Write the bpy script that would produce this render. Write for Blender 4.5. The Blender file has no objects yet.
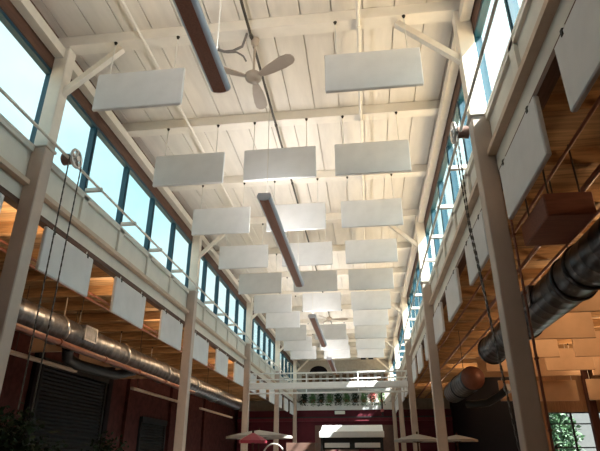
import bpy, math, random
from mathutils import Vector, Matrix
random.seed(7)
scene = bpy.context.scene
COL = scene.collection

# ------------------------------------------------------------------ camera
cam_d = bpy.data.cameras.new('camera')
cam = bpy.data.objects.new('camera', cam_d)
COL.objects.link(cam)
scene.camera = cam
cam_d.sensor_fit = 'HORIZONTAL'
cam_d.sensor_width = 36.0
cam_d.lens = 36.0 * 519.15 / 600.0
cam_d.clip_end = 500
PIT, YAW, ROL = math.radians(24.16), math.radians(6.903), math.radians(-0.079)
fw = Vector((-math.sin(YAW) * math.cos(PIT), math.cos(YAW) * math.cos(PIT), math.sin(PIT)))
rt = Vector((math.cos(YAW), math.sin(YAW), 0))
up = rt.cross(fw)
r2 = rt * math.cos(ROL) + up * math.sin(ROL)
u2 = up * math.cos(ROL) - rt * math.sin(ROL)
M = Matrix((r2, u2, -fw)).transposed().to_4x4()
M.translation = Vector((0, 0, 1.65))
cam.matrix_world = M

# ------------------------------------------------------------------ world, sun, exposure
scene.view_settings.view_transform = 'Standard'
scene.view_settings.look = 'None'
scene.view_settings.exposure = 0.47
scene.view_settings.gamma = 1.0
scene.view_settings.use_curve_mapping = False
world = bpy.data.worlds.new('sky')
scene.world = world
world.use_nodes = True
nt = world.node_tree
nt.nodes.clear()
wo = nt.nodes.new('ShaderNodeOutputWorld')
bg = nt.nodes.new('ShaderNodeBackground')
tc = nt.nodes.new('ShaderNodeTexCoord')
noi = nt.nodes.new('ShaderNodeTexNoise')
noi.inputs['Scale'].default_value = 3.0
noi.inputs['Detail'].default_value = 5.0
cr = nt.nodes.new('ShaderNodeValToRGB')
cr.color_ramp.elements[0].position = 0.35
cr.color_ramp.elements[0].color = (0.42, 0.78, 0.86, 1)
cr.color_ramp.elements[1].position = 0.68
cr.color_ramp.elements[1].color = (0.78, 0.95, 0.98, 1)
# the sky is brighter towards the sun's side (+X)
sep = nt.nodes.new('ShaderNodeSeparateXYZ')
mr = nt.nodes.new('ShaderNodeMapRange')
mr.inputs['From Min'].default_value = -0.3
mr.inputs['From Max'].default_value = 0.6
mr.inputs['To Min'].default_value = 1.1
mr.inputs['To Max'].default_value = 2.6
nt.links.new(tc.outputs['Generated'], noi.inputs['Vector'])
nt.links.new(tc.outputs['Generated'], sep.inputs['Vector'])
nt.links.new(sep.outputs['X'], mr.inputs['Value'])
nt.links.new(noi.outputs['Fac'], cr.inputs['Fac'])
nt.links.new(cr.outputs['Color'], bg.inputs['Color'])
nt.links.new(mr.outputs['Result'], bg.inputs['Strength'])
nt.links.new(bg.outputs['Background'], wo.inputs['Surface'])

sd = bpy.data.lights.new('sun', 'SUN')
sd.energy = 30.0
sd.angle = math.radians(1.0)
sd.color = (1.0, 0.965, 0.92)
sun = bpy.data.objects.new('sun', sd)
COL.objects.link(sun)
sun.rotation_euler = Vector((-1, 0.35, -1.19)).to_track_quat('-Z', 'Y').to_euler()

UPLIGHT_W = 52.0      # each indirect pendant fixture shines up at the ceiling
AISLE_W = 22.0         # warm aisle lamps


def point_lamp(loc, w, color, size=0.12):
    d = bpy.data.lights.new('aisle_lamp', 'POINT')
    d.energy = w
    d.color = color
    d.shadow_soft_size = size
    o = bpy.data.objects.new('aisle_lamp', d)
    o.location = loc
    COL.objects.link(o)
    return o


# ------------------------------------------------------------------ materials
def mat(name, color, rough=0.6, metal=0.0, nscale=6.0, namt=0.08, bump=0.0, bscale=40.0, col2=None, stretch=None, emit=None):
    m = bpy.data.materials.new(name)
    m.use_nodes = True
    t = m.node_tree
    b = t.nodes['Principled BSDF']
    b.inputs['Roughness'].default_value = rough
    b.inputs['Metallic'].default_value = metal
    co = t.nodes.new('ShaderNodeTexCoord')
    mp = t.nodes.new('ShaderNodeMapping')
    if stretch:
        mp.inputs['Scale'].default_value = stretch
    n = t.nodes.new('ShaderNodeTexNoise')
    n.inputs['Scale'].default_value = nscale
    n.inputs['Detail'].default_value = 4
    r = t.nodes.new('ShaderNodeValToRGB')
    c2 = col2 if col2 else tuple(c * (1 - namt * 2) for c in color)
    r.color_ramp.elements[0].color = (*c2, 1)
    r.color_ramp.elements[0].position = 0.3
    r.color_ramp.elements[1].color = (*color, 1)
    r.color_ramp.elements[1].position = 0.62
    t.links.new(co.outputs['Object'], mp.inputs['Vector'])
    t.links.new(mp.outputs['Vector'], n.inputs['Vector'])
    t.links.new(n.outputs['Fac'], r.inputs['Fac'])
    t.links.new(r.outputs['Color'], b.inputs['Base Color'])
    if bump:
        n2 = t.nodes.new('ShaderNodeTexNoise')
        n2.inputs['Scale'].default_value = bscale
        bp = t.nodes.new('ShaderNodeBump')
        bp.inputs['Strength'].default_value = bump
        bp.inputs['Distance'].default_value = 0.02
        t.links.new(mp.outputs['Vector'], n2.inputs['Vector'])
        t.links.new(n2.outputs['Fac'], bp.inputs['Height'])
        t.links.new(bp.outputs['Normal'], b.inputs['Normal'])
    if name.startswith('dark') or name.startswith('maroon'):
        b.inputs['Specular IOR Level'].default_value = 0.1
    if emit:
        b.inputs['Emission Color'].default_value = (*emit[0], 1)
        b.inputs['Emission Strength'].default_value = emit[1]
    return m


def glass_mat():
    m = bpy.data.materials.new('window_glass')
    m.use_nodes = True
    t = m.node_tree
    t.nodes.clear()
    o = t.nodes.new('ShaderNodeOutputMaterial')
    tr = t.nodes.new('ShaderNodeBsdfTransparent')
    tr.inputs['Color'].default_value = (0.93, 0.97, 0.97, 1)
    gl = t.nodes.new('ShaderNodeBsdfGlossy')
    gl.inputs['Roughness'].default_value = 0.05
    lw = t.nodes.new('ShaderNodeLayerWeight')
    lw.inputs['Blend'].default_value = 0.5
    pw = t.nodes.new('ShaderNodeMath')
    pw.operation = 'POWER'
    pw.inputs[1].default_value = 6.0
    t.links.new(lw.outputs['Facing'], pw.inputs[0])
    mx = t.nodes.new('ShaderNodeMixShader')
    t.links.new(pw.outputs['Value'], mx.inputs['Fac'])
    t.links.new(tr.outputs['BSDF'], mx.inputs[1])
    t.links.new(gl.outputs['BSDF'], mx.inputs[2])
    t.links.new(mx.outputs['Shader'], o.inputs['Surface'])
    return m


MT = dict(
    ceil=mat('cream_ceiling_boards', (0.80, 0.755, 0.70), 0.7, nscale=2.0, namt=0.06, stretch=(3, 0.5, 1)),
    beam=mat('cream_painted_beam', (0.82, 0.775, 0.71), 0.6, namt=0.03),
    cream=mat('cream_painted_steel', (0.76, 0.70, 0.62), 0.5, namt=0.04),
    wallp=mat('off_white_wall_paint', (0.76, 0.72, 0.65), 0.65, nscale=3, namt=0.05),
    tan=mat('tan_rail_paint', (0.60, 0.47, 0.36), 0.6, namt=0.06),
    brown=mat('bare_brown_wood', (0.13, 0.06, 0.038), 0.7, nscale=5, namt=0.2, stretch=(6, 0.6, 6)),
    teal=mat('teal_window_paint', (0.009, 0.062, 0.098), 0.45, namt=0.05),
    glass=glass_mat(),
    fabric=mat('white_fabric', (0.69, 0.69, 0.70), 0.9, nscale=3.5, namt=0.04, bump=0.15, bscale=90),
    wire=mat('white_wire', (0.75, 0.72, 0.66), 0.5),
    hook=mat('dark_hook', (0.04, 0.035, 0.03), 0.5),
    fixture=mat('grey_fixture_shell', (0.60, 0.57, 0.62), 0.4, namt=0.03),
    perf=mat('perforated_floor_reflection', (0.42, 0.20, 0.15), 0.45, nscale=60, namt=0.12),  # the floor's brown reflection in the metal, put into the colour
    fan=mat('beige_fan_enamel', (0.47, 0.39, 0.32), 0.45, namt=0.03),
    conduit=mat('dark_steel_conduit', (0.10, 0.09, 0.08), 0.4, 0.6),
    greyc=mat('grey_cable', (0.22, 0.20, 0.19), 0.5),
    duct=mat('galvanised_duct', (0.22, 0.24, 0.27), 0.36, 0.85, nscale=9, namt=0.22, bump=0.05, bscale=20),
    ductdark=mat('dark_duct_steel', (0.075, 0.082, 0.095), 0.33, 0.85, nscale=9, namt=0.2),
    ductband=mat('bright_duct_band', (0.32, 0.34, 0.37), 0.3, 0.9, namt=0.1),
    rust=mat('red_brown_pipe', (0.26, 0.10, 0.065), 0.4, 0.2, namt=0.15),
    deck=mat('orange_pine_deck', (0.62, 0.41, 0.22), 0.7, nscale=2.5, namt=0.28, stretch=(0.5, 7, 1)),
    joist=mat('orange_pine_joist', (0.55, 0.34, 0.17), 0.7, nscale=5, namt=0.2, stretch=(0.6, 6, 6)),
    brick=mat('dark_red_wall', (0.085, 0.028, 0.025), 0.8, nscale=5, namt=0.2, bump=0.3, bscale=25),
    red=mat('maroon_panel', (0.105, 0.02, 0.03), 0.5, nscale=2, namt=0.1),
    redl=mat('maroon_ledge', (0.16, 0.03, 0.042), 0.5, namt=0.1),
    brownp=mat('brown_infill_panel', (0.16, 0.085, 0.065), 0.6, namt=0.1),
    shutter=mat('dark_grey_shutter', (0.032, 0.033, 0.035), 0.5, 0.3, namt=0.12),
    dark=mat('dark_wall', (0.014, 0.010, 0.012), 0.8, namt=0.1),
    black=mat('black_metal', (0.012, 0.012, 0.013), 0.5),
    floor=mat('worn_concrete_floor', (0.42, 0.385, 0.355), 0.6, nscale=1.5, namt=0.15),
    absorbfloor=mat('dark_absorbing_floor', (0.14, 0.085, 0.06), 0.5, nscale=4, namt=0.2, stretch=(8, 0.6, 1)),
    shaft=mat('taupe_steel', (0.50, 0.40, 0.335), 0.5, namt=0.04),
    warmfab=mat('lamplight_tinted_fabric', (0.62, 0.42, 0.27), 0.9, nscale=3.5, namt=0.05, bump=0.15, bscale=90),  # hall baffle fabric with the aisles' warm light put into its colour
    mahogany=mat('mahogany_boards', (0.27, 0.10, 0.065), 0.6, nscale=5, namt=0.15, stretch=(0.6, 6, 6)),
    ply=mat('tan_plywood', (0.40, 0.22, 0.12), 0.7, nscale=3, namt=0.15, stretch=(6, 1, 0.7)),
    white=mat('white_enamel', (0.8, 0.8, 0.79), 0.4, namt=0.02),
    bead=mat('white_beadboard', (0.72, 0.71, 0.70), 0.6, namt=0.03),
    grey=mat('grey_gable_wall', (0.42, 0.39, 0.35), 0.8, namt=0.08),
    silver=mat('cast_aluminium', (0.62, 0.60, 0.60), 0.3, 0.9, namt=0.08),
    drum=mat('brown_gear_housing', (0.17, 0.09, 0.07), 0.5, namt=0.1),
    leafd=mat('dark_leaves', (0.018, 0.032, 0.014), 0.6, nscale=8, namt=0.3),
    leafg=mat('green_leaves', (0.09, 0.19, 0.05), 0.6, nscale=8, namt=0.3),
    leafo=mat('bright_garden_leaves', (0.04, 0.10, 0.035), 0.6, nscale=3, namt=0.3),
    bark=mat('dark_bark', (0.035, 0.022, 0.015), 0.8, namt=0.2),
    pot=mat('terracotta_pot', (0.22, 0.08, 0.04), 0.7),
    basket=mat('woven_brown_basket', (0.17, 0.09, 0.045), 0.8, nscale=40, namt=0.3),
    pink=mat('pink_petals', (0.62, 0.18, 0.17), 0.6, namt=0.1),
    canvas=mat('grey_canvas', (0.33, 0.30, 0.27), 0.8, namt=0.06),
    redcan=mat('red_canvas', (0.30, 0.03, 0.05), 0.6, namt=0.06),
    stone=mat('pale_render_wall', (0.12, 0.11, 0.11), 0.8, namt=0.05),
    woodc=mat('dark_brown_timber', (0.10, 0.045, 0.035), 0.7, namt=0.15, stretch=(6, 6, 0.6)),
    grass=mat('garden_ground', (0.12, 0.18, 0.07), 0.9, namt=0.3),
    sign=mat('plain_white_sign', (0.75, 0.73, 0.68), 0.5, namt=0.02),
)


# ------------------------------------------------------------------ mesh helpers
class MB:
    def __init__(s):
        s.v, s.f, s.sm = [], [], []

    def add(s, vs, fs, smooth=False):
        n = len(s.v)
        s.v += [tuple(v) for v in vs]
        s.f += [[i + n for i in f] for f in fs]
        s.sm += [smooth] * len(fs)
        return s

    def box(s, x0, x1, y0, y1, z0, z1):
        vs = [(x, y, z) for x in (x0, x1) for y in (y0, y1) for z in (z0, z1)]
        return s.add(vs, [(0, 1, 3, 2), (4, 6, 7, 5), (0, 4, 5, 1), (2, 3, 7, 6), (0, 2, 6, 4), (1, 5, 7, 3)])

    def bbox(s, x0, x1, y0, y1, z0, z1, b=0.01):
        """box with chamfered vertical-profile edges (chamfer in all 12 edges)"""
        xs, ys, zs = (x0, x1), (y0, y1), (z0, z1)
        vs, idx = [], {}
        for i in (0, 1):
            for j in (0, 1):
                for k in (0, 1):
                    sx, sy, sz = (1, -1)[i], (1, -1)[j], (1, -1)[k]
                    for a in range(3):
                        p = [xs[i] + sx * b, ys[j] + sy * b, zs[k] + sz * b]
                        p[a] = (xs[i], ys[j], zs[k])[a]
                        idx[(i, j, k, a)] = len(vs)
                        vs.append(tuple(p))
        fs = []
        cyc = [(0, 0), (1, 0), (1, 1), (0, 1)]
        for a in range(3):
            for e in (0, 1):
                f = []
                for (p, q) in cyc:
                    t = [0, 0, 0]
                    t[a] = e
                    t[(a + 1) % 3] = p
                    t[(a + 2) % 3] = q
                    f.append(idx[(*t, a)])
                fs.append(f if e else f[::-1])
        for a in range(3):
            b1, b2 = (a + 1) % 3, (a + 2) % 3
            for p in (0, 1):
                for q in (0, 1):
                    t0, t1 = [0, 0, 0], [0, 0, 0]
                    t0[b1] = t1[b1] = p
                    t0[b2] = t1[b2] = q
                    t1[a] = 1
                    fs.append([idx[(*t0, b1)], idx[(*t1, b1)], idx[(*t1, b2)], idx[(*t0, b2)]])
        for i in (0, 1):
            for j in (0, 1):
                for k in (0, 1):
                    fs.append([idx[(i, j, k, 0)], idx[(i, j, k, 1)], idx[(i, j, k, 2)]])
        return s.add(vs, fs)

    def bar(s, a, b, w, h, upv=(0, 0, 1)):
        a, b = Vector(a), Vector(b)
        d = (b - a).normalized()
        u = Vector(upv)
        if abs(d.dot(u)) > 0.98:
            u = Vector((1, 0, 0))
        sx = d.cross(u).normalized()
        sz = sx.cross(d).normalized()
        vs = []
        for p in (a, b):
            for (i, j) in ((-1, -1), (1, -1), (1, 1), (-1, 1)):
                vs.append(p + sx * i * w / 2 + sz * j * h / 2)
        return s.add(vs, [(3, 2, 1, 0), (4, 5, 6, 7), (0, 1, 5, 4), (1, 2, 6, 5), (2, 3, 7, 6), (3, 0, 4, 7)])

    def tube(s, pts, r, n=10, cap=True):
        pts = [Vector(p) for p in pts]
        rs = r if isinstance(r, (list, tuple)) else [r] * len(pts)
        vs, fs = [], []
        prev = None
        for i, p in enumerate(pts):
            d = (pts[min(i + 1, len(pts) - 1)] - pts[max(i - 1, 0)]).normalized()
            if prev is None:
                u = Vector((0, 0, 1)) if abs(d.z) < 0.95 else Vector((1, 0, 0))
            else:
                u = prev
            sx = d.cross(u).normalized()
            u = sx.cross(d).normalized()
            prev = u
            for k in range(n):
                a = 2 * math.pi * k / n
                vs.append(p + (sx * math.cos(a) + u * math.sin(a)) * rs[i])
        for i in range(len(pts) - 1):
            for k in range(n):
                k2 = (k + 1) % n
                fs.append((i * n + k, i * n + k2, (i + 1) * n + k2, (i + 1) * n + k))
        s.add(vs, fs, True)
        if cap:
            m = len(pts) - 1
            s.add(vs[:n], [tuple(range(n))[::-1]])
            s.add(vs[m * n:], [tuple(range(n))])
        return s

    def lathe(s, prof, c=(0, 0, 0), n=24, axis='z'):
        vs, fs = [], []
        for (r, h) in prof:
            for k in range(n):
                a = 2 * math.pi * k / n
                p = (r * math.cos(a), r * math.sin(a), h)
                if axis == 'x':
                    p = (h, r * math.cos(a), r * math.sin(a))
                if axis == 'y':
                    p = (r * math.sin(a), h, r * math.cos(a))
                vs.append((p[0] + c[0], p[1] + c[1], p[2] + c[2]))
        for i in range(len(prof) - 1):
            for k in range(n):
                k2 = (k + 1) % n
                fs.append((i * n + k, i * n + k2, (i + 1) * n + k2, (i + 1) * n + k))
        return s.add(vs, fs, True)

    def prism_y(s, prof, y0, y1, smooth=True, cap=True):
        """profile [(x,z)] closed, extruded along y"""
        n = len(prof)
        vs = [(x, y0, z) for x, z in prof] + [(x, y1, z) for x, z in prof]
        s.add(vs, [(k, (k + 1) % n, n + (k + 1) % n, n + k) for k in range(n)], smooth)
        if cap:
            s.add(vs[:n], [tuple(range(n))])
            s.add(vs[n:], [tuple(range(n))[::-1]])
        return s

    def leaf(s, p, size, rnd):
        d = Vector((rnd.uniform(-1, 1), rnd.uniform(-1, 1), rnd.uniform(-0.8, 0.5))).normalized()
        q = d.orthogonal().normalized()
        q.rotate(Matrix.Rotation(rnd.uniform(0, 6.28), 3, d))
        p = Vector(p)
        nrm = d.cross(q)
        vs = [p, p + d * size * 0.5 + q * size * 0.28 + nrm * size * 0.05, p + d * size, p + d * size * 0.5 - q * size * 0.28 + nrm * size * 0.05]
        return s.add(vs, [(0, 1, 2), (0, 2, 3)])

    def build(s, name, m, parent=None, label=None, local=False):
        off = Vector((0, 0, 0))
        if parent is not None and not local:
            off = ORG.get(parent.name, Vector((0, 0, 0)))
        me = bpy.data.meshes.new(name)
        me.from_pydata([tuple(Vector(v) - off) for v in s.v], [], s.f)
        me.polygons.foreach_set('use_smooth', s.sm)
        me.materials.append(m)
        me.update()
        import bmesh
        bm = bmesh.new()
        bm.from_mesh(me)
        bmesh.ops.recalc_face_normals(bm, faces=bm.faces)
        bm.to_mesh(me)
        bm.free()
        o = bpy.data.objects.new(name, me)
        COL.objects.link(o)
        if parent is not None:
            o.parent = parent
            ORG[o.name] = off
        if label:
            o['label'] = label
        return o


ORG = {}


def thing(name, loc, label, cat, group=None):
    o = bpy.data.objects.new(name, None)
    o.empty_display_size = 0.1
    o.location = loc
    COL.objects.link(o)
    ORG[o.name] = Vector(loc)
    o['label'] = label
    o['category'] = cat
    if group:
        o['group'] = group
    return o


def tag(o, label, cat, group=None, kind=None):
    o['label'] = label
    o['category'] = cat
    if group:
        o['group'] = group
    if kind:
        o['kind'] = kind
    return o


def struct(o):
    o['kind'] = 'structure'
    return o


KIDS = {}


def copy_tree(o, loc, label):
    r = o.copy()
    COL.objects.link(r)
    r.location = loc
    r['label'] = label
    for ch in list(o.children):
        c = ch.copy()
        COL.objects.link(c)
        c.parent = r
        for g in list(ch.children):
            d = g.copy()
            COL.objects.link(d)
            d.parent = c
    return r


ORD = ['nearest', 'second', 'third', 'fourth', 'fifth', 'sixth', 'seventh', 'eighth', 'ninth', 'tenth', 'eleventh', 'twelfth', 'thirteenth', 'fourteenth']

# ------------------------------------------------------------------ dimensions
XL, XR = -4.55, 1.757          # inner faces of the clerestory walls
Y0, Y1 = -4.0, 36.0
ZB, ZS, ZH, ZC = 4.88, 5.71, 7.12, 7.75
BAY, CY = 7.0, 5.9
ALX, ARX = -8.5, 9.5           # outer aisle walls
ZA = 5.32                      # aisle deck

# ------------------------------------------------------------------ structure: floor
struct(MB().box(ALX - 0.2, ARX + 0.2, 8.0, Y1 + 0.2, -0.2, 0).build('floor', MT['floor']))
struct(MB().box(ALX - 0.2, ARX + 0.2, Y0 - 0.2, 8.0, -0.2, 0).build('floor_near_absorber', MT['absorbfloor']))  # unseen dark floor added near the camera to cut bounce light

# ceiling: boards with open seams, backing above, beams below
m = MB()
x = XL - 0.1
seams = [0.24 + 0.465 * k for k in range(-12, 6)]
xs = [XL - 0.12] + [q for q in seams if XL - 0.05 < q < XR + 0.05] + [XR + 0.12]
for a, b in zip(xs[:-1], xs[1:]):
    m.box(a + 0.008, b - 0.008, Y0, Y1, ZC, ZC + 0.05)
m.box(XL - 0.2, XR + 0.2, Y0 - 0.1, Y1 + 0.1, ZC + 0.05, ZC + 0.12)
ceiling = struct(m.build('ceiling', MT['ceil']))
ORG['ceiling'] = Vector((0, 0, 0))
beam_ys = [CY + BAY / 3 * k for k in range(-4, 13)]
for y in beam_ys:
    MB().bbox(XL - 0.02, XR + 0.02, y - 0.11, y + 0.11, ZC - 0.2, ZC - 0.001, 0.008).build('beam', MT['beam'], ceiling)


# clerestory walls
def clerestory(sgn, name):
    xi = XL if sgn < 0 else XR
    xo = xi + sgn * 0.13
    lo, hi = min(xi, xo), max(xi, xo)
    w = MB()
    w.box(lo, hi, Y0, Y1, ZB, ZS - 0.02)                    # band below the windows
    w.box(lo, hi, Y0, CY - BAY, ZS - 0.02, ZH)              # solid part behind the camera
    # stiles framing the panels under each mullion, and a top rail
    pi = xi - sgn * 0.045
    for y in [CY + 1.4 * k for k in range(-5, 22)]:
        if Y0 < y < Y1:
            w.box(min(xi, pi), max(xi, pi), y - 0.08, y + 0.08, 5.17, ZS - 0.03)
    w.box(min(xi, pi), max(xi, pi), Y0, Y1, ZS - 0.09, ZS - 0.03)
    struct(w.build(name, MT['wallp']))
    u = MB().box(lo, hi, Y0, Y1, ZH, ZC + 0.05)
    struct(u.build(name.replace('wall_', 'wall_upper_'), MT['brown']))


clerestory(-1, 'wall_left')
clerestory(1, 'wall_right')
TN = [0]


def trim(mb, m):
    TN[0] += 1
    return struct(mb.build('trim_%d' % TN[0], m))


for sgn, xi in ((-1, XL), (1, XR)):
    p = lambda d: xi - sgn * d
    def tb(d0, d1, z0, z1, m, ya=Y0, yb=Y1, p=p):
        a, b = p(d0), p(d1)
        trim(MB().box(min(a, b), max(a, b), ya, yb, z0, z1), m)
    tb(0.0, 0.10, 5.09, 5.16, MT['tan'])                      # tan rail under the panels
    tb(-0.08, 0.05, ZS - 0.03, ZS + 0.01, MT['cream'])        # sill
    tb(0.02, 0.16, 7.33, 7.50, MT['cream'])                   # eave plate beam
    tb(-0.13, 0.0, ZB - 0.08, ZB - 0.002, MT['brown'])        # bare wood under the band

# windows
WN = [0]


def window(sgn, ya, yb):
    WN[0] += 1
    xi = XL if sgn < 0 else XR
    c = xi + sgn * 0.06
    f = MB()
    z0, z1 = ZS + 0.01, ZH
    ya += 0.012
    yb -= 0.012
    f.box(c - 0.05, c + 0.05, ya, yb, z0, z0 + 0.055)
    f.box(c - 0.05, c + 0.05, ya, yb, z1 - 0.06, z1)
    n = max(1, round((yb - ya) / 1.4))
    for k in range(n + 1):
        y = ya + (yb - ya) * k / n
        w = 0.045
        a, b = max(ya, y - w), min(yb, y + w)
        f.box(c - 0.05, c + 0.05, a, b, z0 + 0.055, z1 - 0.06)
        if 0 < k < n:                                  # inner raised bead
            f.box(c - 0.065, c + 0.065, y - 0.018, y + 0.018, z0 + 0.055, z1 - 0.06)
    o = struct(f.build('window_%d' % WN[0], MT['teal']))
    g = MB().box(c - 0.004, c + 0.004, ya + 0.02, yb - 0.02, z0 + 0.02, z1 - 0.02)
    g.build('glass', MT['glass'], o)


for sgn in (-1, 1):
    for n in range(5):
        window(sgn, CY + BAY * (n - 1), CY + BAY * n)
    window(sgn, CY + BAY * 4, Y1)

# far end: gable wall, white fascia, maroon shopfront
ge = MB().box(ALX - 0.2, 5.5, Y1, Y1 + 0.2, 0, ZC + 0.1)
struct(ge.build('wall_back', MT['grey']))
struct(MB().box(ALX - 0.2, ARX + 0.2, Y0 - 0.2, Y0, 0, ZC + 0.1).build('wall_front', MT['brick']))  # unseen wall, coloured dark to dim the hall behind the camera
sf = MB().box(-8.3, 5.2, 35.0, 35.2, 0, 4.45)
struct(sf.build('wall_shopfront', MT['red']))
bd = MB().box(-4.45, 1.7, 34.95, 35.2, 4.45, 4.9)
for k in range(40):
    xx = -4.42 + k * 0.155
    bd.box(xx, xx + 0.12, 34.93, 34.95, 4.47, 4.88)
trim(bd, MT['bead'])
trim(MB().box(-8.3, 5.2, 34.86, 35.0, 3.78, 3.98), MT['redl'])
trim(MB().box(-8.3, 5.2, 34.82, 35.0, 3.98, 4.05), MT['black'])
for xx in (-3.3, -1.85, 0.35):
    trim(MB().box(xx, xx + 1.25, 34.96, 35.0, 0.3, 3.55), MT['brownp'])
trim(MB().box(-4.45, 1.7, 35.2, 36.0, 4.84, 4.9), MT['bead'])
trim(MB().box(-4.45, 1.7, 35.7, 36.0, 6.25, 6.3), MT['brown'])

# aisles: deck, joists, outer walls
for nm, xa, xb in (('left', ALX - 0.1, XL - 0.13), ('right', XR + 0.13, ARX + 0.1)):
    d = MB()
    if nm == 'left':
        d.box(xa, xb, Y0, Y1, ZA, ZA + 0.1)
    else:
        d.box(xa, xb, Y0, 20.2, ZA, ZA + 0.1)
        d.box(xa, 5.4, 20.2, Y1, ZA, ZA + 0.1)
    ca = struct(d.build('ceiling_aisle_' + nm, MT['deck']))
    ORG[ca.name] = Vector((0, 0, 0))
    k = 0
    y = -3.4
    while y < Y1 - 0.3:
        e = xb if nm == 'left' or y < 20 else 5.3
        if nm == 'left':
            MB().box(xa, xb - 0.0, y - 0.05, y + 0.05, ZA - 0.22, ZA).build('joist', MT['joist'], ca)
        else:
            MB().box(xa, (ARX if y < 20 else 5.3), y - 0.05, y + 0.05, ZA - 0.22, ZA).build('joist', MT['joist'], ca)
        y += 1.2
# left aisle outer wall
struct(MB().box(ALX - 0.2, ALX, Y0, Y1, 0, ZA + 0.1).build('wall_aisle_left', MT['brick']))
for y in (11.6, 12.9, 17.0, 18.6, 23.0, 28.0):
    trim(MB().box(ALX, ALX + 0.12, y - 0.14, y + 0.14, 0, 4.6), MT['dark'] if y in (12.9, 17.0) else MT['brick'])
# right aisle outer walls
struct(MB().box(ARX, ARX + 0.2, Y0, 20.2, 0, ZA + 0.1).build('wall_aisle_right', MT['brick']))
w = MB()
WX0, WX1, WZ1, WYY = 6.15, 9.0, 3.1, 20.0
w.box(5.3, WX0, WYY, WYY + 0.2, 0, ZA)
w.box(WX1, ARX, WYY, WYY + 0.2, 0, ZA)
w.box(WX0, WX1, WYY, WYY + 0.2, WZ1, ZA)
w.box(WX0, WX1, WYY, WYY + 0.2, 0, 0.5)
struct(w.build('wall_wing', MT['ply']))
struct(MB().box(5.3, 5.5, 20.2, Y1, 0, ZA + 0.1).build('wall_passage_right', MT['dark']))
# wing window
f = MB()
for xx in (WX0 + 0.03, 7.0, 7.9, WX1 - 0.03):
    f.box(xx - 0.03, xx + 0.03, WYY + 0.06, WYY + 0.12, 0.5, WZ1)
for zz in (0.53, 1.25, 1.97, 2.72, WZ1 - 0.02):
    f.box(WX0, WX1, WYY + 0.07, WYY + 0.11, zz - 0.02, zz + 0.02)
o = struct(f.build('window_%d' % (WN[0] + 1), MT['black']))
MB().box(WX0, WX1, WYY + 0.088, WYY + 0.094, 0.5, WZ1).build('glass', MT['glass'], o)
# left aisle end wall and rolling shutters
def shutter(n, ya, yb, z1, m):
    s = MB()
    prof = []
    z = 0.0
    while z < z1:
        s.add([(ALX + 0.03, ya, z), (ALX + 0.03, yb, z), (ALX + 0.075, yb, z + 0.05), (ALX + 0.075, ya, z + 0.05),
               (ALX + 0.03, yb, z + 0.1), (ALX + 0.03, ya, z + 0.1)], [(0, 1, 2, 3), (3, 2, 4, 5)])
        z += 0.1
    s.box(ALX, ALX + 0.14, ya - 0.1, yb + 0.1, z1, z1 + 0.2)
    s.box(ALX, ALX + 0.1, ya - 0.1, ya, 0, z1)
    s.box(ALX, ALX + 0.1, yb, yb + 0.1, 0, z1)
    return struct(s.build('door_%d' % n, m))


shutter(1, 13.15, 16.7, 3.9, MT['shutter'])
shutter(2, 20.0, 22.4, 2.9, MT['shutter'])

# ------------------------------------------------------------------ columns
def make_column(sgn, label):
    x = XL + 0.11 if sgn < 0 else XR - 0.11
    t = thing('column', (x, CY, 0), label, 'column', 'cream columns along the %s side' % ('left' if sgn < 0 else 'right'))
    MB().bbox(-0.11, 0.11, -0.11, 0.11, 0, 5.70, 0.012).build('lower_shaft', MT['shaft'], t, local=True)  # taupe, darker than the cream upper shaft
    MB().bbox(-0.13, 0.13, -0.13, 0.13, 5.70, 5.745, 0.01).build('cap', MT['cream'], t, local=True)
    c = 0.02 * sgn
    MB().bbox(-0.11 + c * 0.0, 0.11, -0.10, 0.10, 5.745, 7.548, 0.01).build('upper_shaft', MT['cream'], t, local=True)
    s = -sgn
    MB().bar((0.07 * s, 0, 6.69), (0.93 * s, 0, 7.5), 0.09, 0.09, (0, 1, 0)).build('knee_brace', MT['cream'], t, local=True)
    return t


for sgn in (-1, 1):
    sd_ = 'left' if sgn < 0 else 'right'
    xx = XL + 0.11 if sgn < 0 else XR - 0.11
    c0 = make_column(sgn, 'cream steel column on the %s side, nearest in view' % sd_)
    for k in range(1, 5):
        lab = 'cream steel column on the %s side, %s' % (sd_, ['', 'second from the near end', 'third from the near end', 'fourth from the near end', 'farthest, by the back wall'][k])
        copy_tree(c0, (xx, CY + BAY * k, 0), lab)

# ------------------------------------------------------------------ acoustic baffles in the nave
def make_baffle(label, cat='baffle', group=None, wires=(0.5, 0.628), w=1.34, h=0.65, along='x', fabric='fabric', zt=None):
    t = thing('acoustic_baffle' if along == 'x' else 'wall_baffle', (0, 0, 0), label, cat, group)
    if along == 'x':
        p = MB().bbox(-w / 2, w / 2, -0.03, 0.03, 0, h, 0.012)
    else:
        p = MB().bbox(-0.028, 0.028, -w / 2, w / 2, 0, h, 0.012)
    p.build('panel', MT[fabric], t, local=True)
    for s in (-1, 1):
        a = (s * wires[0], 0, h - 0.02) if along == 'x' else (0, s * wires[0], h - 0.02)
        b = (a[0], a[1], h + wires[1])
        MB().tube([a, b], 0.008, 6).build('wire', MT['wire'], t, local=True)
        if along == 'x':
            MB().tube([(a[0], a[1] + 0.0, b[2] - 0.05), (a[0], a[1], b[2])], [0.012, 0.028], 8).build('hook', MT['hook'], t, local=True)
        else:
            MB().box(a[0] - 0.035, a[0] + 0.035, a[1] - 0.02, a[1] + 0.02, h - 0.05, h + 0.012).build('clip', MT['hook'], t, local=True)
    return t


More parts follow.
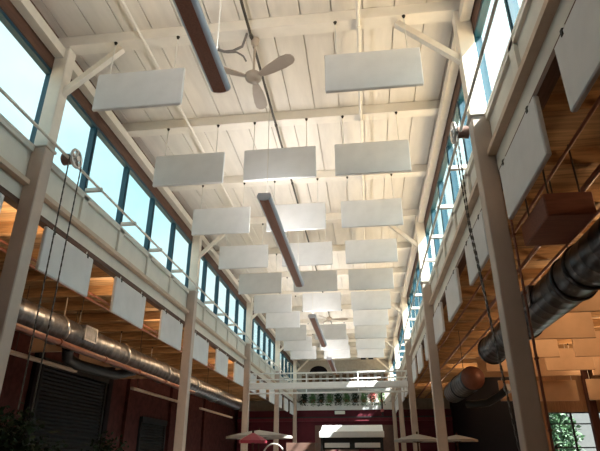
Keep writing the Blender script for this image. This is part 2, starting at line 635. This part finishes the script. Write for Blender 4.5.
ZBF = 6.27
files = (('left', -3.08), ('middle', -1.36), ('right', 0.325))
first = None
for nm, x in files:
    for k in range(10):
        if nm == 'middle' and k in (0, 6):          # the two fans hang in these gaps
            continue
        kk = k if nm != 'middle' else (k - 1 if k < 6 else k - 2)
        lab = 'white fabric baffle hung across the %s of the hall, %s from the near end' % (nm, ORD[kk])
        if k == 0:
            lab = 'white fabric baffle hung across the %s of the hall, nearest of its file' % nm
        if nm == 'middle' and k == 1:
            lab = 'white fabric baffle hung in the middle of the hall beyond the near ceiling fan'
        if k == 9:
            lab = 'white fabric baffle hung across the %s of the hall, farthest of its file' % nm
        y = CY - 0.09 + BAY / 3 * k
        if first is None:
            first = make_baffle(lab, 'baffle', 'white baffles hanging across the hall')
            first.location = (x, y, ZBF)
        else:
            copy_tree(first, (x, y, ZBF), lab)

# panels hanging under the clerestory walls, parallel to them
def side_panels(sgn, ys):
    sd_ = 'left' if sgn < 0 else 'right'
    x = XL + 0.06 if sgn < 0 else XR - 0.02
    t0 = None
    for k, y in enumerate(ys):
        lab = 'white fabric panel hung below the %s window wall, %s' % (sd_, 'nearest' if k == 0 else '%s from the near end' % ORD[k])
        zp = 4.07 if sgn < 0 else 4.125
        if t0 is None:
            t0 = make_baffle(lab, 'baffle', 'white panels hung below the %s window wall' % sd_, (0.5, 0.06), 1.40, 0.66, 'y')
            t0.location = (x, y, zp)
        else:
            copy_tree(t0, (x, y, zp), lab)


side_panels(-1, [4.72] + [7.08 + 7 * (k // 3) + (0, 2.3, 4.67)[k % 3] for k in range(12)])
side_panels(1, [2.9, 4.92] + [7.42 + 7 * (k // 3) + (0, 2.4, 4.65)[k % 3] for k in range(12)])

# ------------------------------------------------------------------ linear pendant lights
def make_fixture(label, L):
    t = thing('linear_pendant_light', (0, 0, 0), label, 'pendant light', 'long pendant lights down the hall')
    prof = []
    for k in range(13):
        a = math.pi * k / 12
        prof.append((-0.12 * math.cos(a), -0.085 * math.sin(a) ** 0.8 if 0 < k < 12 else 0))
    shell = MB().prism_y(prof + [(0.1, 0.05), (-0.1, 0.05)], 0, L)
    shell.build('shell', MT['fixture'], t, local=True)
    pr = [(-0.075, -0.079), (0, -0.092), (0.075, -0.079), (0.07, -0.07), (-0.07, -0.07)]
    MB().prism_y(pr, 0.02, L - 0.02, False).build('perforated_underside', MT['perf'], t, local=True)
    for y in (0.25, L - 0.25):
        MB().tube([(0, y, 0.04), (0, y, ZC - 5.6)], 0.007, 6).build('wire', MT['wire'], t, local=True)
    return t


FX = -1.5
fl = [('near pendant light cut by the top edge of the photo', -0.1, 4.72), ('long pendant light in the middle of the hall', 7.47, 12.25),
      ('third pendant light, beside the far ceiling fan', 15.4, 19.9), ('farthest pendant light, above the white truss', 22.8, 26.95)]
for lab, a, b in fl:
    t = make_fixture('grey ' + lab if not lab.startswith('long') else 'grey ' + lab, b - a)
    t.location = (FX, a, 5.6)
    ld = bpy.data.lights.new('uplight', 'AREA')
    ld.shape = 'RECTANGLE'
    ld.size = 0.16
    ld.size_y = b - a - 0.2
    ld.energy = UPLIGHT_W
    ld.color = (1.0, 0.96, 0.91)
    lo_ = bpy.data.objects.new('uplight', ld)
    COL.objects.link(lo_)
    lo_.location = (FX, (a + b) / 2, 5.66)
    lo_.rotation_euler = (math.pi, 0, 0)

# ------------------------------------------------------------------ ceiling fans
def make_fan(loc, label, angs, top):
    t = thing('ceiling_fan', loc, label, 'ceiling fan', 'three-bladed ceiling fans')
    MB().lathe([(0, -0.09), (0.07, -0.085), (0.12, -0.04), (0.125, 0.02), (0.09, 0.06), (0.03, 0.085), (0, 0.09)]).build('motor', MT['fan'], t, local=True)
    MB().tube([(0, 0, 0.07), (0, 0, top - loc[2])], 0.018, 10).build('downrod', MT['fan'], t, local=True)
    MB().lathe([(0, top - loc[2]), (0.07, top - loc[2]), (0.06, top - loc[2] - 0.09), (0.02, top - loc[2] - 0.13)]).build('canopy', MT['fan'], t, local=True)
    for a in angs:
        a = math.radians(a)
        out = [(0.1, -0.03), (0.2, -0.055), (0.34, -0.08), (0.55, -0.095), (0.68, -0.085), (0.735, -0.05), (0.75, 0), (0.735, 0.05), (0.68, 0.085), (0.55, 0.095), (0.34, 0.08), (0.2, 0.055), (0.1, 0.03)]
        vs = []
        for dz in (0, 0.012):
            for (r, s) in out:
                x = r * math.cos(a) - s * math.sin(a)
                y = r * math.sin(a) + s * math.cos(a)
                vs.append((x, y, -0.03 + dz - s * 0.22))
        n = len(out)
        MB().add(vs, [tuple(range(n))[::-1], tuple(range(n, 2 * n))] + [(k, (k + 1) % n, n + (k + 1) % n, n + k) for k in range(n)]).build('blade', MT['fan'], t, local=True)
    return t


make_fan((-1.42, 6.0, 6.82), 'beige three-bladed ceiling fan near the camera under the first beam', (-30, 90, 210), 7.54)
make_fan((-1.32, 20.7, 6.8), 'small-looking beige ceiling fan far down the hall', (0, 122, 243), 7.74)

# ------------------------------------------------------------------ pipes and conduits on the ceiling
def pipe(name, pts, r, m, label, cat, straps=None, group=None):
    t = thing(name, pts[0], label, cat, group)
    MB().tube(pts, r, 10).build('pipe', m, t)
    for s in straps or []:
        MB().tube([(s[0], s[1] - 0.025, s[2]), (s[0], s[1] + 0.025, s[2])], r * 1.35, 10).build('strap', m, t)
    return t


pipe('conduit', [(-1.46, -3.9, 7.513), (-1.46, 33.5, 7.513)], 0.022, MT['conduit'], 'dark steel conduit running down the middle of the ceiling', 'conduit', [(-1.46, y, 7.513) for y in beam_ys])
pipe('sprinkler_pipe', [(0.15, -3.9, 7.505), (0.2, 33.5, 7.505)], 0.028, MT['beam'], 'cream pipe running along the right half of the ceiling', 'pipe', [(0.15 + 0.05 * (y + 3.9) / 37.4, y, 7.505) for y in beam_ys])
pipe('sprinkler_pipe', [(-3.12, -3.9, 7.513), (-3.12, 33.5, 7.513)], 0.022, MT['beam'], 'thin cream pipe running along the left half of the ceiling', 'pipe', [(-3.12, y, 7.513) for y in beam_ys])
# cable loop by the near fan
tag(MB().tube([(-2.0, 5.86, 7.30), (-1.85, 5.86, 7.22), (-1.72, 5.86, 7.22), (-1.58, 5.87, 7.30), (-1.55, 5.87, 7.42), (-1.52, 5.87, 7.545)], 0.02, 8)
    .tube([(-2.0, 5.85, 7.27), (-1.8, 5.85, 7.19), (-1.66, 5.86, 7.19), (-1.56, 5.88, 7.12), (-1.52, 5.92, 7.05)], 0.014, 8)
    .tube([(-2.0, 5.86, 7.28), (-2.1, 5.86, 7.4), (-2.12, 5.86, 7.56)], 0.016, 8).build('cable', MT['greyc']),
    'dark grey looping cable running from conduit beside the near fan', 'cable')

# ------------------------------------------------------------------ window operators: rod, brackets, wheel
def operator(sgn):
    sd_ = 'left' if sgn < 0 else 'right'
    xi = XL if sgn < 0 else XR
    xr = xi - sgn * 0.27
    t = thing('window_operator', (xr, CY, 5.8), 'long cream rod that opens the %s windows, with its geared wheel' % sd_, 'window opener')
    MB().tube([(xr, -1.0, 5.80), (xr, 33.7, 5.80)], 0.022, 8).build('rod', MT['cream'], t)
    for k in range(-4, 20):
        y = CY + 1.4 * k
        if k % 5 == 0 or k < 0:
            continue
        MB().bbox(min(xi, xr - sgn * 0.03), max(xi, xr - sgn * 0.03), y - 0.03, y + 0.03, 5.765, 5.835, 0.006).build('arm', MT['cream'], t)
    y = CY + 0.44
    wv = MB()
    cx = xr - sgn * 0.08
    # spoked chain wheel, its axle square to the wall
    n = 24
    R_ = 0.135
    ring = [(cx, y + R_ * math.cos(2 * math.pi * k / n), 5.82 + R_ * math.sin(2 * math.pi * k / n)) for k in range(n + 1)]
    wv.tube(ring, 0.024, 8, False)
    for k in range(5):
        a = math.pi * 2 / 5 * k + 0.4
        wv.bar((cx, y, 5.82), (cx, y + R_ * math.cos(a), 5.82 + R_ * math.sin(a)), 0.03, 0.035, (1, 0, 0))
    wv.tube([(cx - 0.04, y, 5.82), (cx + 0.04, y, 5.82)], 0.05, 12)
    wv.build('wheel', MT['silver'], t)
    MB().tube([(cx + sgn * 0.05, y, 5.82), (cx + sgn * 0.2, y, 5.82)], [0.08, 0.095], 16).build('gear_housing', MT['drum'], t)
    return cx, y


def chain(pts, label, sp=0.055):
    m = MB()
    pts = [Vector(p) for p in pts]
    i = 0
    for a, b in zip(pts[:-1], pts[1:]):
        L = (b - a).length
        n = int(L / sp)
        d = (b - a) / max(n, 1)
        for k in range(n):
            p = a + d * k
            if i % 2:
                m.bar(p, p + d * 1.05, 0.008, 0.02, (1, 0, 0))
            else:
                m.bar(p, p + d * 1.05, 0.02, 0.008, (1, 0, 0))
            i += 1
    return tag(m.build('chain', MT['conduit']), label, 'chain', 'chains of the window openers')


cxl, cyl = operator(-1)
cxr, cyr = operator(1)
chain([(cxl, cyl - 0.165, 5.78), (cxl, cyl - 0.14, 2.2)], 'dark chain hanging by left column, its nearer strand')
chain([(cxl, cyl + 0.165, 5.78), (cxl, cyl + 0.14, 2.2)], 'dark chain hanging by left column, its farther strand')
chain([(cxr + 0.01, cyr - 0.165, 5.78), (cxr + 0.01, cyr - 0.12, 4.4), (cxr + 0.07, cyr - 0.66, 1.2)], 'dark chain hanging by near right column, nearer strand')
chain([(cxr + 0.03, cyr + 0.165, 5.78), (cxr + 0.05, cyr + 0.12, 4.4), (cxr + 0.1, cyr - 0.55, 1.2)], 'dark chain hanging by near right column, farther strand')

# conduit clamped to the near right column
pipe('conduit', [(XR + 0.03, CY - 0.13, 0.2), (XR + 0.03, CY - 0.13, 4.85)], 0.014, MT['rust'], 'thin brown conduit strapped up the near right column', 'conduit',
     [(XR + 0.03, CY - 0.13, z) for z in (1.9, 2.6, 3.3, 4.0)])

# ------------------------------------------------------------------ truss across the hall
YT = 19.75
t = thing('truss', (-1.4, YT, 3.85), 'white steel truss with rails spanning the hall between columns', 'truss')
xa, xb = XL + 0.24, XR - 0.24
MB().bbox(xa, xb, YT - 0.1, YT + 0.1, 3.98, 4.21, 0.03).build('beam', MT['white'], t)
MB().tube([(xa, YT, 3.84), (xb, YT, 3.84)], 0.03, 8).build('lower_rail', MT['white'], t)
MB().tube([(xa, YT, 4.33), (xb, YT, 4.33)], 0.022, 8).build('middle_rail', MT['white'], t)
MB().tube([(xa, YT, 4.55), (xb, YT, 4.55)], 0.026, 8).build('top_rail', MT['white'], t)
k = 0
x = xa + 0.25
while x < xb:
    MB().box(x - 0.02, x + 0.02, YT - 0.02, YT + 0.02, 4.2, 4.55).build('post', MT['white'], t)
    MB().box(x - 0.02, x + 0.02, YT - 0.02, YT + 0.02, 3.84, 4.0).build('hanger', MT['white'], t)
    x += 1.9
t = thing('hanging_lamp_pole', (0.55, YT, 3.0), 'black rod hanging below the white truss with a pink knob', 'lamp pole')
MB().tube([(0.55, YT, 3.03), (0.55, YT, 3.808)], 0.03, 8).build('pole', MT['black'], t)
MB().lathe([(0, -0.06), (0.05, -0.04), (0.06, 0), (0.05, 0.04), (0, 0.06)], (0.55, YT, 3.2), 12).build('knob', MT['pink'], t)

# flood lights on the farthest beam
for i, x in enumerate((-0.05, 0.42)):
    t = thing('floodlight', (x, 33.75, 7.4), 'small black floodlight on the farthest ceiling beam, %s one' % ('left' if i == 0 else 'right'), 'floodlight', 'floodlights on the far beam')
    MB().bbox(x - 0.16, x + 0.16, 33.62, 33.86, 7.38, 7.52, 0.02).build('housing', MT['black'], t)
    MB().box(x - 0.03, x + 0.03, 33.86, 33.96, 7.43, 7.56).build('bracket', MT['black'], t)

# gable vent
t = thing('gable_vent', (-3.1, 35.97, 7.1), 'dark half-round vent high on the grey back wall', 'vent')
arc = [(-3.1 + 0.6 * math.cos(math.pi * k / 16), 6.95 + 0.42 * math.sin(math.pi * k / 16)) for k in range(17)]
MB().prism_y(arc, 35.9, 35.998, False).build('louvre', MT['dark'], t)

# ------------------------------------------------------------------ ledge plants at the far end
rnd = random.Random(3)
plx = [-4.0, -3.45, -2.9, -2.35, -1.8, -1.25, -0.7, -0.15, 0.4, 0.95]
for i, x in enumerate(plx):
    fl_ = 'pink-flowering' if i in (8, ) else ('bushy green' if i % 2 else 'dark trailing')
    t = thing('potted_plant', (x, 35.35, 4.9), '%s plant on the white ledge at the far end, %s from left' % (fl_, ['first', 'second', 'third', 'fourth', 'fifth', 'sixth', 'seventh', 'eighth', 'ninth', 'tenth', 'eleventh'][i]), 'plant', 'plants along the white ledge')
    MB().lathe([(0, 0), (0.11, 0), (0.16, 0.22), (0.15, 0.24), (0.13, 0.22), (0, 0.2)], (x, 35.35, 4.9), 14).build('pot', MT['pot'], t)
    lf = MB()
    for q in range(170):
        r = rnd.uniform(0, 0.34) ** 1.0
        a = rnd.uniform(0, 6.28)
        r *= 0.55
        lf.leaf((x + r * math.cos(a), 35.30 + 0.6 * r * math.sin(a), 5.12 + rnd.uniform(-0.05, 0.42)), rnd.uniform(0.08, 0.17), rnd)
    for q in range(110):                                    # trailing stems over the fascia
        st = rnd.choice((-0.16, -0.06, 0.06, 0.16))
        lf.leaf((x + st + rnd.uniform(-0.04, 0.04), 34.88 + rnd.uniform(-0.03, 0.0), rnd.uniform(4.72, 5.25)), 0.10, rnd)
    lf.build('foliage', MT['leafg'] if i % 2 else MT['leafd'], t)
    if i == 8:
        fm = MB()
        for q in range(90):
            r = rnd.uniform(0, 0.28)
            a = rnd.uniform(0, 6.28)
            fm.leaf((x + r * math.cos(a), 35.12 + 0.2 * r * math.sin(a), 5.1 + rnd.uniform(0.0, 0.4)), 0.13, rnd)
        fm.build('flowers', MT['pink'], t)
# baskets on the brown shelf above
for i in range(13):
    x = -4.1 + i * 0.455
    t = thing('basket', (x, 35.85, 6.3), 'brown basket on the high brown shelf at the far end, %s from left' % ['first', 'second', 'third', 'fourth', 'fifth', 'sixth', 'seventh', 'eighth', 'ninth', 'tenth', 'eleventh', 'twelfth', 'thirteenth'][i], 'basket', 'baskets on the high shelf')
    h = rnd.uniform(0.34, 0.48)
    MB().lathe([(0, 0), (0.13, 0), (0.145, h * 0.5), (0.14, h), (0.12, h), (0.125, h * 0.5), (0, 0.03)], (x, 35.845, 6.3), 14).build('body', MT['basket'], t)
    n = 12
    MB().tube([(x + 0.13 * math.cos(math.pi * k / n), 35.85, 6.3 + h + 0.12 * math.sin(math.pi * k / n)) for k in range(n + 1)], 0.012, 6).build('handle', MT['basket'], t)
t = thing('wall_sign', (-1.7, 34.9, 4.22), 'small blank white box on the maroon shopfront wall', 'sign')
MB().bbox(-2.02, -1.38, 34.86, 34.96, 4.2, 4.4, 0.015).build('box', MT['sign'], t)
MB().box(-1.75, -1.65, 34.9, 35.0, 4.27, 4.33).build('bracket', MT['black'], t)

# ------------------------------------------------------------------ market stall, parasols
t = thing('market_stall', (-0.57, 18.0, 0), 'market stall with white flat canopy and black posts, far down hall', 'market stall')
MB().add([(-1.5, 17.5, 2.34), (0.48, 17.5, 2.34), (0.48, 18.6, 2.66), (-1.5, 18.6, 2.66), (-1.5, 17.5, 2.27), (0.48, 17.5, 2.27), (0.48, 18.6, 2.59), (-1.5, 18.6, 2.59)],
         [(0, 1, 2, 3), (7, 6, 5, 4), (0, 4, 5, 1), (1, 5, 6, 2), (2, 6, 7, 3), (3, 7, 4, 0)]).build('canopy', MT['white'], t)
MB().bbox(-1.52, 0.5, 17.46, 17.5, 2.24, 2.42, 0.01).build('fascia', MT['white'], t)
for x in (-1.45, 0.43):
    for y in (17.55, 18.5):
        MB().box(x - 0.025, x + 0.025, y - 0.025, y + 0.025, 0, 2.32).build('post', MT['black'], t)
for x in (-1.36, -0.42):
    MB().bbox(x, x + 0.78, 17.53, 17.57, 1.95, 2.09, 0.008).build('sign_board', MT['white'], t)
MB().box(-1.45, 0.43, 17.55, 18.5, 0.3, 1.0).build('counter', MT['woodc'], t)
MB().box(-1.45, 0.43, 17.6, 17.62, 1.9, 2.26).build('valance', MT['black'], t)


def parasol(x, y, z, R, m, label, h=0.28, val=0.06):
    t = thing('parasol', (x, y, 0), label, 'parasol')
    n = 8
    prof = [(0.02, h), (R * 0.35, h * 0.72), (R * 0.7, h * 0.36), (R, 0), (R, -val), (R - 0.01, -val), (R - 0.012, -0.01), (R * 0.7, h * 0.36 - 0.02), (0.02, h - 0.02)]
    mb = MB().lathe([(r, z + q) for r, q in prof], (x, y, 0), n)
    mb.sm = [False] * len(mb.sm)
    mb.build('canopy', m, t)
    MB().tube([(x, y, 0.05), (x, y, z + h + 0.06)], 0.025, 10).build('pole', MT['woodc'], t)
    MB().lathe([(0, 0), (0.25, 0), (0.25, 0.05), (0.05, 0.1), (0, 0.1)], (x, y, 0), 16).build('base', MT['black'], t)
    for k in range(n):
        a = 2 * math.pi * k / n
        MB().bar((x, y, z - 0.08), (x + R * 0.55 * math.cos(a), y + R * 0.55 * math.sin(a), z + h * 0.5 - 0.05), 0.015, 0.015).build('rib', MT['woodc'], t)
    return t


parasol(-3.05, 15.5, 2.22, 0.95, MT['canvas'], 'grey canvas parasol low in front of the third left column', 0.16)
parasol(-2.72, 13.1, 2.04, 0.34, MT['redcan'], 'small dark red parasol in front of the grey one', 0.17)
parasol(1.3, 15.2, 2.1, 0.62, MT['canvas'], 'grey canvas parasol between the far right columns', 0.14)
parasol(2.6, 17.0, 2.15, 0.6, MT['canvas'], 'grey canvas parasol in the dark right aisle', 0.13)
t = thing('cart_hoop', (-2.35, 13.9, 0), 'pale hoop over a dark market cart beneath the left parasols', 'market cart')
n = 20
MB().tube([(-2.35 + 0.26 * math.cos(math.pi * k / n), 13.9, 1.72 + 0.26 * math.sin(math.pi * k / n)) for k in range(n + 1)], 0.02, 8).build('hoop', MT['canvas'], t)
MB().box(-2.75, -1.4, 13.7, 14.5, 0.35, 1.72).build('body', MT['woodc'], t)
MB().box(-2.0, -1.3, 13.66, 14.5, 1.72, 2.0).build('top_shelf', MT['brownp'], t)
for x in (-2.5, -1.65):
    MB().lathe([(0.0, -0.03), (0.3, -0.03), (0.34, 0), (0.3, 0.03), (0.0, 0.03)], (x, 13.64, 0.34), 20, 'y').build('wheel', MT['woodc'], t)

# ------------------------------------------------------------------ ducts and pipes in the aisles
def duct(name, x, z, r, ya, yb, label, joints, boxes=(), endcap=None):
    t = thing(name, (x, ya, z), label, 'duct')
    # spiral-seam body: small raised rings
    prof = []
    y = ya
    prof = [(0.0 if endcap else r - 0.02, ya), (r, ya)]
    k = 0
    while y < yb - 0.2:
        prof += [(r, y + 0.16), (r + 0.002, y + 0.17), (r + 0.002, y + 0.18), (r, y + 0.19)]
        y += 0.34
    prof += [(r, yb), (0, yb)]
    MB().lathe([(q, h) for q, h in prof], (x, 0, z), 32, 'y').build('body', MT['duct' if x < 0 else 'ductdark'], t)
    for j in joints:
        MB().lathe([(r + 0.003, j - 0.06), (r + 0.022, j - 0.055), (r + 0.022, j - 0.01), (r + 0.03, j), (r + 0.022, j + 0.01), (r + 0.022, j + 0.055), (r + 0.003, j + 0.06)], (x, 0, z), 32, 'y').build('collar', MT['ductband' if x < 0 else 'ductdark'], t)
    for (yy, s) in boxes:
        b = MB().bbox(x + s * (r - 0.06) - 0.08, x + s * (r - 0.06) + 0.08, yy - 0.28, yy + 0.28, z - 0.1, z + 0.24, 0.015)
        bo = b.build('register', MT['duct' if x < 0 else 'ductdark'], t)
        f = MB()
        xo = x + s * (r - 0.06) + s * 0.082
        for (a0, a1, c0, c1) in ((-0.28, 0.28, 0.2, 0.24), (-0.28, 0.28, -0.1, -0.06), (-0.28, -0.24, -0.06, 0.2), (0.24, 0.28, -0.06, 0.2)):
            f.box(xo - 0.012, xo + 0.012, yy + a0, yy + a1, z + c0, z + c1)
        f.build('register_frame', MT['ductband'], bo)
    y = ya + 1.2
    while y < yb:
        MB().tube([(x, y, z + r), (x, y, ZA - 0.02)], 0.01, 6).build('hanger', MT['conduit'], t)
        y += 3.5
    return t


left_duct = duct('spiral_duct', -6.5, 4.17, 0.30, 6.5, 27.0, 'round galvanised duct running along the left aisle', [7.2, 10.3, 13.4, 16.5, 19.6, 22.7], [(11.2, 1)])
duct('spiral_duct', 3.2, 4.12, 0.33, 3.2, 13.7, 'large round duct running along the near right aisle', [7.35, 7.9, 10.6, 13.6], [(9.25, -1)])
t = duct('spiral_duct', 2.82, 3.58, 0.31, 14.6, 18.0, 'capped round duct farther along the right aisle', [16.4], (), True)
MB().lathe([(0.0, 14.585), (0.30, 14.585), (0.30, 14.599)], (2.82, 0, 3.58), 28, 'y').build('end_cap', MT['rust'], t)  # brown here is a reflection put into the cap's colour
MB().tube([(3.05, 17.2, 3.15), (3.3, 17.0, 3.13), (3.6, 16.8, 3.16), (3.85, 16.5, 3.30), (4.05, 16.2, 3.46)], 0.11, 14).build('flexible_hose', MT['black'], t)
MB().tube([(4.03, 16.22, 3.45), (4.1, 16.12, 3.50)], 0.125, 14).build('end_cuff', MT['ductband'], t)

pipe('sprinkler_pipe', [(-6.17, -2, 3.82), (-6.17, 19, 3.82)], 0.06, MT['rust'], 'red-brown pipe running just below the left duct', 'pipe', [(-6.17, y, 3.82) for y in (8, 10, 12, 14, 16)])
pipe('aisle_pipe', [(-6.0, -2, 5.02), (-6.0, 34, 5.02)], 0.025, MT['rust'], 'thin brown pipe under left aisle ceiling, nearer the window wall', 'pipe')
pipe('aisle_pipe', [(-6.2, -2, 5.0), (-6.2, 34, 5.0)], 0.035, MT['rust'], 'thicker brown pipe under left aisle ceiling, farther from window wall', 'pipe')
pipe('aisle_pipe', [(3.12, -2, 5.03), (3.12, 34, 5.03)], 0.04, MT['rust'], 'brown pipe under the right aisle ceiling beside the large duct', 'pipe')
pipe('aisle_pipe', [(2.55, -2, 5.03), (2.55, 34, 5.03)], 0.022, MT['rust'], 'thin brown pipe under right aisle ceiling nearest the white panels', 'pipe')
pipe('aisle_pipe', [(3.62, -2, 5.04), (3.62, 34, 5.04)], 0.03, MT['rust'], 'brown pipe under right aisle ceiling, outermost of three', 'pipe')
t = left_duct
MB().tube([(-6.75, 11.3, 4.0), (-6.95, 11.7, 3.82), (-6.95, 12.2, 3.74), (-6.9, 12.9, 3.74), (-6.9, 14.2, 3.78), (-6.75, 15.0, 4.0)], 0.13, 14).build('branch_elbow', MT['black'], t, 'dark branch elbow')
MB().bar((-7.1, 11.5, 4.6), (-6.98, 11.9, 3.8), 0.035, 0.035).bar((-7.0, 12.1, 4.55), (-6.98, 11.9, 3.8), 0.03, 0.03).tube([(-7.1, 11.5, 4.55), (-7.1, 11.5, ZA - 0.02)], 0.015, 6).build('strut', MT['cream'], t)

# unlit strip lights hung in the left aisle
for i, (ya, yb) in enumerate(((10.3, 13.3), (16.9, 22.3), (24.5, 30.5))):
    t = thing('strip_light', (-7.6, ya, 3.7), 'tan strip light hung in left aisle, %s from the near end' % ('nearest' if i == 0 else ORD[i]), 'strip light', 'strip lights in the left aisle')
    MB().bbox(-7.66, -7.54, ya, yb, 3.72, 3.80, 0.012).build('housing', MT['tan'], t)
    for y in (ya + 0.4, yb - 0.4):
        MB().tube([(-7.6, y, 3.80), (-7.6, y, ZA - 0.02)], 0.008, 6).build('hanger', MT['conduit'], t)

# baffles hung across the aisles
ab = None
rows = [9.8, 12.2, 14.6, 17.0, 18.2]
for j, y in enumerate(rows):
    for c, x in enumerate((4.42, 6.2, 7.98)):
        if (j < 2 and c > 0) or (j < 4 and c > 1):
            continue
        lab = 'lamplight-tinted fabric baffle in right aisle, %s row from near end, %s' % (['first', 'second', 'third', 'fourth', 'fifth'][j], ['beside the ducts', 'second from ducts', 'outermost'][c])
        if ab is None:
            ab = make_baffle(lab, 'baffle', 'baffles hung in the aisles', (0.5, 0.37), 1.40, 0.66, 'x', 'warmfab')
            ab.location = (x, y, 4.07)
        else:
            copy_tree(ab, (x, y, 4.07), lab)
for j, y in enumerate((12.2, 14.6, 17.0)):
    copy_tree(ab, (-7.6, y, 4.07), 'lamplight-tinted fabric baffle above the left aisle behind the duct, %s' % ['nearest', 'second', 'third'][j])
lw_ = None
for (x, y, w_) in ((5.05, 18.75, 'left'), (6.35, 18.95, 'middle'), (7.85, 18.75, 'right')):
    lab = 'lamplight-tinted fabric baffle hung lower, just above the right aisle window, %s of three' % w_
    if lw_ is None:
        lw_ = make_baffle(lab, 'baffle', 'baffles hung low above the aisle window', (0.5, 1.28), 1.25, 0.66, 'x', 'warmfab')
        lw_.location = (x, y, 3.37)
    else:
        copy_tree(lw_, (x, y, 3.37), lab)
# wooden soffit box near the right column
t = thing('soffit_box', (2.6, 5.9, 4.2), 'boxed brown wooden soffit in the near right aisle', 'soffit box')
MB().bbox(2.25, 2.82, 5.9, 6.9, 4.28, 4.58, 0.015).build('box', MT['mahogany'], t)
for (x, y) in ((2.35, 6.0), (2.72, 6.0), (2.35, 6.8), (2.72, 6.8)):
    MB().tube([(x, y, 4.58), (x, y, ZA - 0.02)], 0.012, 6).build('hanger', MT['conduit'], t)

# timber post in front of the wing window
t = thing('timber_post', (7.5, 19.4, 0), 'dark timber post in front of right aisle window', 'post')
MB().bbox(7.38, 7.62, 19.28, 19.52, 0, ZA - 0.22, 0.015).build('shaft', MT['woodc'], t)
MB().box(7.3, 7.7, 19.2, 19.6, 0, 0.12).build('base', MT['woodc'], t)

# ------------------------------------------------------------------ trees in the left aisle
def indoor_tree(x, y, h, sp, label, seed):
    r_ = random.Random(seed)
    t = thing('potted_tree', (x, y, 0), label, 'tree', 'potted trees along the left aisle')
    MB().lathe([(0, 0), (0.26, 0), (0.33, 0.5), (0.35, 0.52), (0.31, 0.5), (0, 0.46)], (x, y, 0), 20).build('pot', MT['pot'], t)
    tr = MB().tube([(x, y, 0.4), (x + 0.04, y, 1.0), (x - 0.02, y + 0.03, h * 0.75)], [0.05, 0.04, 0.02], 10)
    lf = MB()
    for k in range(34):
        a = r_.uniform(0, 6.28)
        el = r_.uniform(0.05, 1.25)
        L = r_.uniform(0.35, 1.0) * sp
        b0 = Vector((x, y, r_.uniform(0.9, h * 0.75)))
        d = Vector((math.cos(a) * math.cos(el), math.sin(a) * math.cos(el), math.sin(el)))
        e = b0 + d * L
        e.z = min(e.z, h)
        tr.tube([b0, (b0 + e) / 2 + Vector((0, 0, 0.05)), e], [0.015, 0.01, 0.005], 6)
        for q in range(42):
            u = r_.uniform(0.35, 1.05)
            p = b0.lerp(e, u) + Vector((r_.gauss(0, 0.10), r_.gauss(0, 0.10), r_.gauss(0, 0.09)))
            lf.leaf(p, r_.uniform(0.07, 0.15), r_)
    tr.build('trunk', MT['bark'], t)
    lf.build('foliage', MT['leafd'], t)


indoor_tree(-5.55, 8.35, 2.35, 0.9, 'dark leafy potted tree nearest, in front of the shutter', 5)
indoor_tree(-5.6, 11.6, 2.15, 0.8, 'dark leafy potted tree beyond, right of the shutter', 9)

# ------------------------------------------------------------------ outside the wing window
struct(MB().box(5.5, 40, 20.2, 60, -0.25, -0.05).build('ground_outside', MT['grass']))
r_ = random.Random(11)
t = thing('garden_tree', (7.9, 25.0, -0.05), 'sunlit green tree outside the right aisle window', 'tree')
MB().tube([(7.9, 25, -0.05), (7.9, 25, 3.0)], [0.12, 0.06], 10).build('trunk', MT['bark'], t)
lf = MB()
for q in range(1500):
    d = Vector((r_.gauss(0, 1), r_.gauss(0, 1), r_.gauss(0, 1))).normalized() * r_.uniform(0.3, 1) ** 0.5
    lf.leaf((7.9 + d.x * 0.95, 25 + d.y * 1.0, 2.5 + d.z * 1.6), r_.uniform(0.15, 0.3), r_)
lf.build('foliage', MT['leafo'], t)
t = thing('neighbour_building', (13.0, 27.0, -0.05), 'pale rendered building outside right aisle window', 'building')
MB().box(9.1, 19, 26.5, 33, -0.05, 6.5).build('wall', MT['stone'], t)
MB().box(8.9, 19.2, 26.3, 33.2, 6.5, 6.8).build('roof', MT['tan'], t)

# ------------------------------------------------------------------ warm aisle lamps
WARM = (1.0, 0.65, 0.36)
for y in (7.0, 10.3, 13.6, 16.9, 20.2, 23.5, 28.0):
    point_lamp((-5.5, y, 4.72), AISLE_W, WARM)
for (x, y) in ((4.4, 3.9), (4.4, 6.1), (4.5, 8.6), (4.5, 11.0), (4.9, 13.5), (6.6, 11.0), (6.9, 13.4), (4.9, 16.0), (6.9, 15.8), (4.7, 19.2), (4.2, 22.5), (6.9, 18.0), (3.4, 28.0)):
    point_lamp((x, y, 4.65), AISLE_W, WARM)
